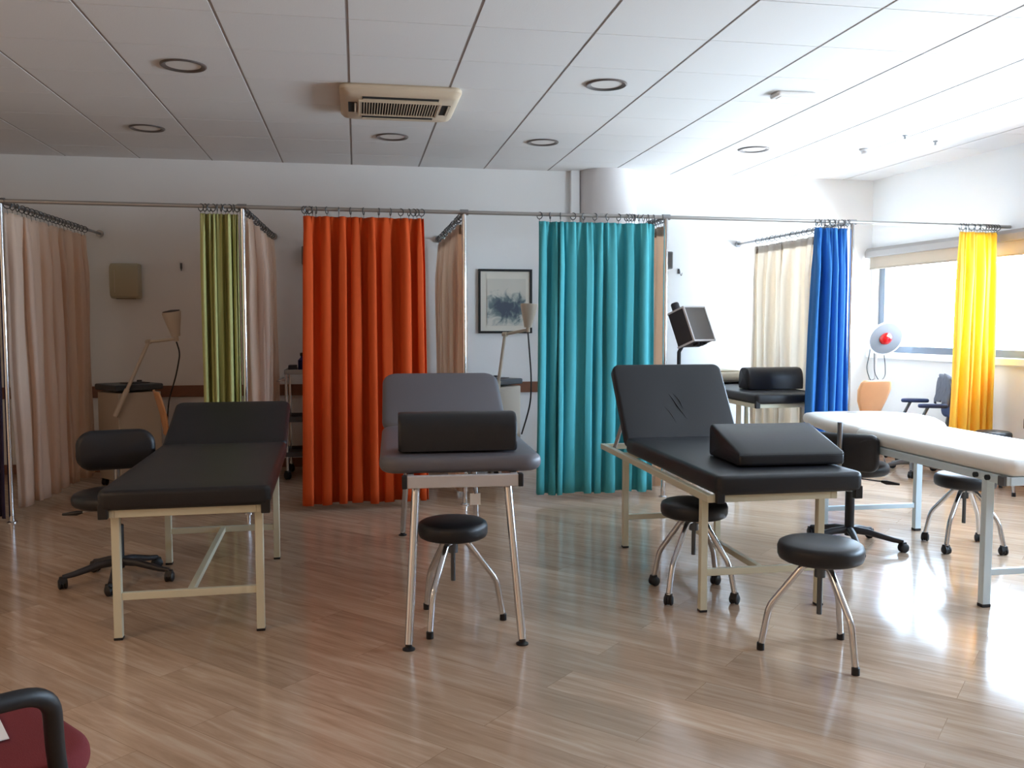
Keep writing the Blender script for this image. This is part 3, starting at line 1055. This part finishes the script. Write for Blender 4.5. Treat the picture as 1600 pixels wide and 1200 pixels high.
def star_base(t, r, a0, m_leg, zc=.09, n=5, wheel=.027):
    for k in range(n):
        a = a0+2*PI*k/n
        c, s_ = math.cos(a), math.sin(a)
        b_ = MB()
        pts = [(0, zc+.015), (r*.35, zc+.008), (r*.8, zc-.022), (r, zc-.03)]
        b_.tube([(q*c, q*s_, z) for (q, z) in pts], .02, 10, radii=[.023, .02, .015, .012])
        o = b_.build('base_leg', m_leg, t)
        caster(r*c, r*s_, a+.7+k, wheel).tube([(r*c, r*s_, .03), (r*c, r*s_, zc-.03)], .009, 8).build('caster', M['blackm'], o)

def swivel_chair(label, loc, rz, seat_z, ra, m_base, back_w, back_c, bar_top=None, a0=0.3, lever=0.0, m_seat=M['black'], back_r=.05):
    """origin on the floor under the column; +y is where the sitter looks"""
    t = thing('swivel_chair', label, 'swivel chair', loc, rz)
    star_base(t, ra, a0, m_base)
    b_ = MB()
    b_.tube([(0, 0, .07), (0, 0, seat_z-.17)], .027, 18)
    b_.build('column', M['blackm'], t)
    MB().tube([(0, 0, seat_z-.19), (0, 0, seat_z-.06)], .014, 14).build('gas_piston', M['chrome'], t)
    MB().box((0, -.02, seat_z-.07), (.12, .18, .035)).build('tilt_plate', M['blackm'], t, bevel=.006)
    out = [(.215*math.cos(2*PI*k/40), .205*math.sin(2*PI*k/40)) for k in range(40)]
    MB().cushion(out, .07, .03, Matrix.Translation((0, .01, seat_z-.06)), crown=.01).build('seat', m_seat, t, smooth=60)
    y_, zc_, h_ = back_c
    MB().tube(fillet([(0, -.06, seat_z-.085), (0, y_-.05, seat_z-.085), (0, y_-.055, zc_+h_*.2 if bar_top is None else bar_top)], .05, 6), .015, 10).build('back_bar', M['steel'], t)
    MB().box((0, y_-.045, zc_-.01), (.05, .045, .05)).build('knob_bracket', M['blackm'], t, bevel=.008)
    # gently curved pad
    b2 = MB()
    Rm = Matrix.Translation((0, y_, zc_)) @ Matrix.Rotation(PI/2, 4, 'X')
    b2.cushion(rrect(back_w, h_, back_r, 8, sub=.05), .06, .028, Rm @ Matrix.Translation((0, 0, -.03)), crown=.008, zf=lambda x, y: -.5*x*x)
    b2.build('backrest', m_seat, t, smooth=60)
    lx = math.cos(lever), math.sin(lever)
    b_ = MB()
    b_.tube([(0, 0, seat_z-.085), (lx[0]*.19, lx[1]*.19, seat_z-.1)], .005, 8)
    o = b_.build('lever', M['steel'], t)
    MB().tube([(lx[0]*.17, lx[1]*.17, seat_z-.098), (lx[0]*.2, lx[1]*.2, seat_z-.103), (lx[0]*.27, lx[1]*.27, seat_z-.108)], .01, 10, radii=[.007, .013, .006]).build('lever_grip', M['blackm'], o)
    return t
swivel_chair('black swivel chair with low backrest turned to the camera, behind the wedge', (2.895, 4.80, 0), math.radians(-42), .505, .30, M['boxdark'], .40, (-.27, .605, .215),
             bar_top=.78, a0=math.radians(42-37), lever=math.radians(42-35))
swivel_chair('black swivel chair with padded backrest, left of the plain black couch', (-1.23, 4.80, 0), math.radians(194), .465, .265, M['boxdark'], .40, (-.33, .645, .22),
             a0=math.radians(-194-85), lever=math.radians(-16), back_r=.085)

# ------------------------------------------------------------------ chairs
def ply_chair(label, loc, rz):
    """bent plywood shell on chrome legs; +y is where the sitter looks"""
    t = thing('plywood_chair', label, 'chair', loc, rz, 'bent plywood chairs')
    prof = [(.21, .435), (.15, .45), (.02, .44), (-.1, .435), (-.165, .45), (-.2, .49), (-.212, .55), (-.225, .64), (-.25, .74), (-.275, .83)]
    wid = [.15, .19, .2, .195, .165, .12, .13, .175, .2, .175]
    pts, ws = [], []
    for i_ in range(len(prof)-1):
        for k in range(4):
            f = k/4
            pts.append([prof[i_][q]*(1-f)+prof[i_+1][q]*f for q in range(2)])
            ws.append(wid[i_]*(1-f)+wid[i_+1]*f)
    pts.append(prof[-1])
    ws.append(.15)
    pts.insert(0, (.225, .425))
    ws.insert(0, .1)
    NU = 12
    vs_, fs = [], []
    for (p, w_) in zip(pts, ws):
        for k in range(NU+1):
            u = -1+2*k/NU
            bend = .02*u*u
            up = 1 if p[1] > .5 else 0
            vs_.append((u*w_, p[0]+bend*up, p[1]+bend*(1-up)*.6))
    for i_ in range(len(pts)-1):
        for k in range(NU):
            a = i_*(NU+1)+k
            fs.append((a, a+1, a+NU+2, a+NU+1))
    MB().add(vs_, fs).build('shell', M['ply'], t, smooth=60, solid=.01)
    for (sx_, sy_) in ((-1, 1), (1, 1), (-1, -1), (1, -1)):
        o = MB().tube(fillet([(sx_*.03, sy_*.03, .418), (sx_*.13, sy_*.12, .41), (sx_*.2, sy_*.2, .008)], .04), .008, 10).build('leg', M['chrome'], t)
        MB().lathe([(0, 0), (.012, 0), (.012, .02), (0, .02)], 12, Matrix.Translation((sx_*.2, sy_*.2, 0))).build('rubber_foot', M['blackm'], o)
    return t
ply_chair('beech plywood chair under the heat lamp, right of the blue curtain', (4.55, 7.50, 0), math.radians(14))
ply_chair('beech plywood chair peeping out beside the turquoise curtain', (1.84, 7.30, 0), math.radians(-68))
ply_chair('beech plywood chair beside the left therapy cabinet, in shadow', (-1.26, 7.10, 0), math.radians(-72))

# navy office chair behind the yellow curtain, jacket on its back
t = thing('office_chair', 'navy office chair with armrests behind the yellow curtain', 'office chair', (4.88, 7.1, 0), math.radians(70))
star_base(t, .29, .35, M['greyplastic'])
MB().tube([(0, 0, .07), (0, 0, .4)], .026, 16).build('column', M['greyplastic'], t)
MB().cushion(rrect(.46, .44, .1, 8, 0, .02), .08, .034, Matrix.Translation((0, 0, .4)), crown=.012).build('seat', M['bluefab'], t, smooth=60)
R = Matrix.Translation((0, -.26, .5)) @ Matrix.Rotation(math.radians(100), 4, 'X')
MB().cushion(rrect(.42, .36, .12, 8, 0, .19), .07, .032, R, crown=.01).build('backrest', M['bluefab'], t, smooth=60)
MB().tube(fillet([(0, -.05, .39), (0, -.27, .39), (0, -.31, .62)], .06), .018, 10).build('back_bar', M['greyplastic'], t)
for s_ in (-1, 1):
    MB().tube(fillet([(s_*.2, .05, .41), (s_*.28, .05, .43), (s_*.28, -.04, .62)], .05), .014, 10).build('arm_post', M['greyplastic'], t)
    MB().cushion(rrect(.065, .24, .03, 6, s_*.28, -.08), .035, .015, Matrix.Translation((0, 0, .615))).build('armrest', M['bluefab'], t, smooth=60)
# jacket draped over the chair
rnd = random.Random(4)
vs_, fs = [], []
for j in range(13):
    for i_ in range(17):
        u, v = -1+2*i_/16, j/12
        if v < .5:
            y, z = -.325, .58+.31*(v*2)
        else:
            y, z = -.23, .89-.24*((v-.5)*2)
        y += .014*math.sin(i_*1.9+j*.7)*(1 if v < .5 else -1)
        z -= .03*u*u
        vs_.append((u*.19+.012*math.sin(j*1.3), y-.02*math.sin(v*PI)+.02*(v-.5), z+.01*math.sin(i_*1.1)))
for j in range(12):
    for i_ in range(16):
        a = j*17+i_
        fs.append((a, a+1, a+18, a+17))
jk = MB().add(vs_, fs).build('jacket', M['greyfab'], smooth=180, solid=.008, loc=(4.88, 7.1, 0))
jk.rotation_euler = (0, 0, math.radians(70))
tag(jk, 'grey jacket draped over the back of the navy office chair', 'jacket')

# red chair with black arm, bottom left corner
t = thing('armchair', 'dark red fabric chair with black armrest in the bottom left corner', 'armchair', (-.90, 1.888, 0), math.radians(-50))
MB().cushion(rrect(.54, .54, .15, 10, 0, .03, sub=.06), .065, .03, Matrix.Translation((0, 0, .40)), crown=.006).build('seat', M['red'], t, smooth=60)
MB().cushion(rrect(.47, .45, .12, 8), .02, .009, Matrix.Translation((0, 0, .383))).build('seat_shell', M['blackm'], t, smooth=60)
R = Matrix.Translation((0, -.25, .52)) @ Matrix.Rotation(math.radians(102), 4, 'X')
MB().cushion(rrect(.46, .40, .1, 8, 0, .2), .05, .022, R, crown=.01).build('backrest', M['red'], t, smooth=60)
for s_ in (-1, 1):
    MB().tube(fillet([(s_*.22, -.32, .0), (s_*.24, -.27, .42), (s_*.32, -.22, .64), (s_*.35, -.02, .664), (s_*.335, .15, .648), (s_*.262, .185, .48), (s_*.235, .21, .36), (s_*.23, .27, .0)], .06, 7), .0175, 14).build('armrest', M['blackm'], t)
b = MB()
b.tube([(-.24, .17, .37), (.24, .17, .37)], .014, 10)
b.build('under_frame', M['blackm'], t)
MB().tube([(-.235, -.265, .37), (.235, -.265, .37)], .014, 10).build('under_frame', M['blackm'], t)
tag(MB().box((0, 0, .001), (.15, .21, .0016), Matrix.Rotation(.5, 3, 'Z')).build('paper_sheet', M['paper'], smooth=0, loc=(-.835, 1.985, .4735)), 'white paper corner lying on the dark red chair seat', 'paper')

# ------------------------------------------------------------------ therapy devices
def light_therapy(label, loc, rz, base, elbow, joint, lampz):
    t = thing('therapy_cabinet', label, 'therapy device', loc, rz, 'therapy cabinets with a lamp arm')
    MB().box((0, 0, .42), (.36, .36, .72)).build('cabinet_body', M['cab'], t, bevel=.008, smooth=0)
    MB().box((0, 0, .82), (.40, .38, .05)).build('control_top', M['cabtop'], t, bevel=.012, smooth=0)
    MB().box((.04, -.02, .848), (.2, .12, .008)).lathe([(0, 0), (.022, 0), (.02, .02), (0, .022)], 18, Matrix.Translation((.12, .06, .845))).build('control_panel', M['boxdark'], t, bevel=.002, smooth=30)
    for (x, y) in ((.15, .15), (-.15, .15), (.15, -.15), (-.15, -.15)):
        caster(x, y, .6, .028).build('caster', M['blackm'], t)
    inv = Matrix.Rotation(-rz, 3, 'Z')
    g = lambda p: inv @ (Vector(p)-Vector((loc[0], loc[1], 0)))
    B, E_, J = g(base), g(elbow), g(joint)
    b_ = MB()
    mid = B.lerp(E_, .36)
    b_.tube([B, B.lerp(E_, .02), mid], .021, 14)
    b_.tube([mid, E_], .014, 12)
    b_.tube([B.lerp(E_, .1), (B.x*.3, B.y*.3, B.z+.02)], .014, 10)
    b_.build('lower_arm', M['armw'], t)
    MB().tube([E_, J], .013, 12).lathe([(0, -.02), (.02, -.02), (.02, .02), (0, .02)], 16, Matrix.Translation(E_) @ Matrix.Rotation(PI/2, 4, 'X')).build('upper_arm', M['armw'], t)
    return t, J

def lamp_head(t, J, tilt):
    T_ = Matrix.Translation(J) @ Matrix.Rotation(tilt, 4, 'Y')
    MB().lathe([(0, .02), (.034, .02), (.038, .05), (.062, .15), (.074, .21), (.070, .222), (.060, .222), (.054, .14), (.03, .06), (0, .055)], 28, T_).build('lamp_shade', M['armw'], t)
    MB().lathe([(0, -.02), (.018, -.02), (.018, .02), (.024, .02), (.024, .03), (0, .03)], 18, T_).build('lamp_socket', M['armw'], t)

t, J = light_therapy('beige therapy cabinet with lamp arm, left bay below the towel dispenser', (-1.86, 7.72, 0), math.radians(40), (-1.90, 7.42, .60), (-1.66, 7.55, 1.19), (-1.44, 7.52, 1.215), 0)
lamp_head(t, J, math.radians(-10))
MB().lathe([(0, .218), (.066, .218), (.066, .228), (0, .236)], 28, Matrix.Translation(J) @ Matrix.Rotation(math.radians(-10), 4, 'Y')).build('lamp_cap', M['boxdark'], t)
inv = Matrix.Rotation(-math.radians(40), 3, 'Z')
g = lambda p: inv @ (Vector(p)-Vector((-1.86, 7.72, 0)))
MB().tube(fillet([g(p) for p in ((-1.44, 7.52, 1.19), (-1.41, 7.5, 1.1), (-1.44, 7.48, .92), (-1.50, 7.46, .72), (-1.53, 7.5, .45))], .08), .006, 8).build('cable', M['blackm'], t)

t, J = light_therapy('beige therapy cabinet with lamp arm, below the framed picture', (1.20, 7.84, 0), math.radians(44), (1.16, 7.45, .62), (1.27, 7.6, 1.245), (1.455, 7.5, 1.285), 0)
lamp_head(t, J, math.radians(4))
inv = Matrix.Rotation(-math.radians(44), 3, 'Z')
g = lambda p: inv @ (Vector(p)-Vector((1.20, 7.84, 0)))
MB().tube(fillet([g(p) for p in ((1.455, 7.5, 1.26), (1.455, 7.45, 1.15), (1.47, 7.42, .88), (1.46, 7.40, .66), (1.42, 7.42, .5), (1.40, 7.5, .38))], .1), .0065, 8).build('cable', M['blackm'], t)

# microwave therapy unit: big square head on a pole
t = thing('microwave_therapy_unit', 'dark square therapy applicator on a black pole behind the couch with the wedge', 'therapy device', (2.77, 7.45, 0))
MB().box((0, .12, .35), (.4, .36, .56)).build('console', M['cab'], t, bevel=.012, smooth=0)
for (x, y) in ((.15, -.0), (-.15, -.0), (.15, .25), (-.15, .25)):
    caster(x, y, .3, .03).build('caster', M['blackm'], t)
MB().tube([(0, -.1, .3), (0, -.1, 1.09), (.04, -.1, 1.16)], .017, 12).build('pole', M['blackm'], t)
A = Matrix.Translation((.12, -.13, 1.315)) @ Matrix.Rotation(math.radians(34), 4, 'Z') @ Matrix.Rotation(math.radians(-22), 4, 'X')
def xbox(c, d, A_):
    b_ = MB().box(c, d)
    b_.v = [tuple(A_ @ Vector(v)) for v in b_.v]
    return b_
xbox((0, .03, 0), (.31, .17, .31), A).build('applicator_case', M['boxdark'], t, bevel=.006, smooth=0)
b = MB()
for (c, d) in (((0, -.06, .155), (.325, .016, .014)), ((0, -.06, -.155), (.325, .016, .014)), ((.155, -.06, 0), (.014, .016, .31)), ((-.155, -.06, 0), (.014, .016, .31)), ((-.155, .03, .155), (.014, .18, .014)), ((-.155, .03, -.155), (.014, .18, .014))):
    q = xbox(c, d, A)
    b.add(q.v, q.f)
b.build('edge_trim', M['edge'], t, smooth=0)
xbox((0, -.058, 0), (.295, .01, .295), A).build('front_panel', M['panelgrey'], t, smooth=0)
MB().lathe([(0, 0), (.036, 0), (.036, .075), (.03, .085), (0, .085)], 20, A @ Matrix.Translation((-.1, .05, .15))).build('cable_socket', M['boxdark'], t)
b = MB()
for k in range(3):
    q = xbox((-.04+.05*k, .0, -.165), (.035, .05, .02), A)
    b.add(q.v, q.f)
b.build('bracket', M['blackm'], t, smooth=0)

# infrared lamp on a stand in the corner
t = thing('infrared_lamp', 'white dish-shaped heat lamp with red bulb on a stand before the window', 'heat lamp', (5.0, 7.9, 0))
for k in range(5):
    a = .5+2*PI*k/5
    o = MB().tube([(0, 0, .09), (.23*math.cos(a), .23*math.sin(a), .065)], .014, 10).build('base_leg', M['edge'], t)
    caster(.23*math.cos(a), .23*math.sin(a), a, .026).build('caster', M['blackm'], o)
MB().tube([(0, 0, .07), (0, 0, 1.2)], .011, 12).build('pole', M['edge'], t)
Ax = Matrix.Translation((.035, -.10, 1.235)) @ Vector((0, 0, 0))
dirv = Vector((-.07, -.75, -.29)).normalized()
Q = dirv.to_track_quat('Z', 'Y').to_matrix().to_4x4()
T_ = Matrix.Translation((.02, -.06, 1.225)) @ Q
MB().lathe([(0, -.115), (.036, -.112), (.05, -.07), (.055, -.03), (.11, .01), (.15, .045), (.166, .075), (.172, .078), (.172, .088), (.160, .088), (.148, .07), (.105, .03), (.05, .0), (0, -.01)], 40, T_).build('reflector', M['white'], t, smooth=50)
MB().lathe([(.162, .0875), (.151, .072), (.108, .033), (.052, .004), (0, -.005)], 40, T_).build('reflector_bowl', M['bowl'], t, smooth=60)
MB().lathe([(0, -.01), (.03, -.01), (.036, .015), (.062, .05), (.066, .075), (.056, .1), (.028, .113), (0, .116)], 28, T_).build('bulb', M['redbulb'], t, smooth=60)
MB().tube([(0, 0, 1.17), (.0, -.01, 1.215), (.02, -.06, 1.225)], .012, 10).build('swivel_arm', M['edge'], t)
b = MB()
b.tube(fillet([(-.03, .02, 1.25), (-.07, .0, 1.02), (-.10, .0, .9), (-.05, .0, .78), (0, .0, .8)], .1), .0045, 8)
b.tube(fillet([(-.03, -.02, 1.1), (-.035, -.03, 1.0), (-.03, -.03, .86), (.03, -.03, .77), (.09, -.03, .82), (.085, -.03, .95), (.05, -.04, 1.1)], .08), .0045, 8)
b.build('cable', M['darksteel'], t)

# chrome instrument trolley behind the orange curtain
t = thing('instrument_trolley', 'chrome trolley half hidden behind the left edge of the orange curtain', 'trolley', (-.30, 7.95, 0))
for (x, y) in ((-.3, -.2), (.3, -.2), (-.3, .2), (.3, .2)):
    o = MB().tube([(x, y, .06), (x, y, .93)], .0125, 12).build('leg', M['chrome'], t)
    caster(x, y, x*3, .034).tube([(x, y, .04), (x, y, .08)], .012, 10).build('caster', M['blackm'], o)
for z in (.91, .5, .2):
    b = MB()
    b.box((0, 0, z), (.62, .42, .012))
    for (cx, cyy, sx_, sy_) in ((0, -.21, .62, .012), (0, .21, .62, .012), (-.31, 0, .012, .42), (.31, 0, .012, .42)):
        b.box((cx, cyy, z+.015), (sx_, sy_, .04))
    b.build('shelf', M['panelgrey'] if z != .91 else M['steel'], t, smooth=0, bevel=.003)
MB().tube(fillet([(-.3, -.2, .86), (-.37, -.22, .85), (-.39, -.1, .84), (-.37, .2, .85), (-.3, .2, .86)], .05), .006, 8).build('handle', M['chrome'], t)
t = thing('bottle', 'dark blue bottle standing on the trolley beside the orange curtain', 'bottle', (-.47, 7.95, .917))
MB().lathe([(0, 0), (.04, 0), (.042, .01), (.042, .1), (.02, .125), (.02, .14), (0, .14)], 24).build('bottle_body', M['bluecap'], t)
MB().lathe([(0, .138), (.024, .138), (.024, .165), (0, .168)], 20).build('cap', M['blackm'], t)
tag(MB().box((0, 0, .03), (.07, .12, .06)).build('small_box', M['boxdark'], loc=(-.555, 7.93, .918), bevel=.006), 'small dark box on the corner of the chrome trolley', 'box')

# ------------------------------------------------------------------ things on the back wall
t = thing('towel_dispenser', 'beige plastic towel dispenser on the wall of the left bay', 'dispenser', (-2.02, 8.45, 1.56))
pr = []
for k in range(9):
    a = PI/2*k/8
    pr.append((-.15+.03*(1-math.sin(a))-.0, .28+.03*math.cos(a)-.0))
prof = [(0, 0), (-.11, 0), (-.135, .02), (-.15, .10), (-.15, .24), (-.14, .285), (-.11, .31), (0, .31)]
extrude_x(prof, .24).build('dispenser_body', M['disp'], t, smooth=40)
MB().box((0, -.075, -.001), (.16, .05, .004)).build('towel_slot', M['void'], t, smooth=0)
MB().box((-.075, -.151, .15), (.004, .004, .2)).build('window_strip', M['armw'], t, smooth=0)
for (x, l) in ((-.375, 'grey wall box half hidden behind the orange curtain'), (2.955, 'grey wall box right of the turquoise curtain')):
    t = thing('wall_box', l, 'wall box', (x, 8.45, 1.885), 0, 'grey wall boxes')
    MB().box((0, -.06, .075), (.23, .12, .17)).build('box_body', M['greyplastic'], t, bevel=.012, smooth=0)
    MB().box((0, -.122, .075), (.19, .005, .13)).build('box_front', M['panelgrey'], t, smooth=0)
for (x, l) in ((-1.56, 'small metal hook on the wall right of the towel dispenser'), (3.17, 'small metal hook on the white wall above the square therapy applicator')):
    t = thing('wall_hook', l, 'hook', (x, 8.45, 1.84), 0, 'small wall hooks')
    MB().box((0, -.003, .02), (.018, .006, .05)).build('hook_plate', M['darksteel'], t, smooth=0)
    MB().tube(fillet([(0, -.006, .035), (0, -.03, .03), (.004, -.035, -.01), (.01, -.055, -.03), (.012, -.06, .0)], .012), .0035, 8).build('hook_arm', M['darksteel'], t)

t = thing('framed_picture', 'framed grey-blue wash drawing in a thin black frame on the back wall', 'picture', (1.413, 8.43, 1.553))
W_, H_ = .525, .615
b = MB()
for (c, d) in (((0, 0, H_/2-.011), (W_, .025, .022)), ((0, 0, -H_/2+.011), (W_, .025, .022)), ((W_/2-.011, 0, 0), (.022, .025, H_-.044)), ((-W_/2+.011, 0, 0), (.022, .025, H_-.044))):
    b.box(c, d)
b.build('picture_frame', M['frame'], t, smooth=0, bevel=.003)
MB().box((0, .006, 0), (W_-.03, .006, H_-.03)).build('picture_mount', M['mount'], t, smooth=0)
MB().box((.01, .0, -.01), (.38, .004, .45)).build('drawing', M['print'], t, smooth=0)
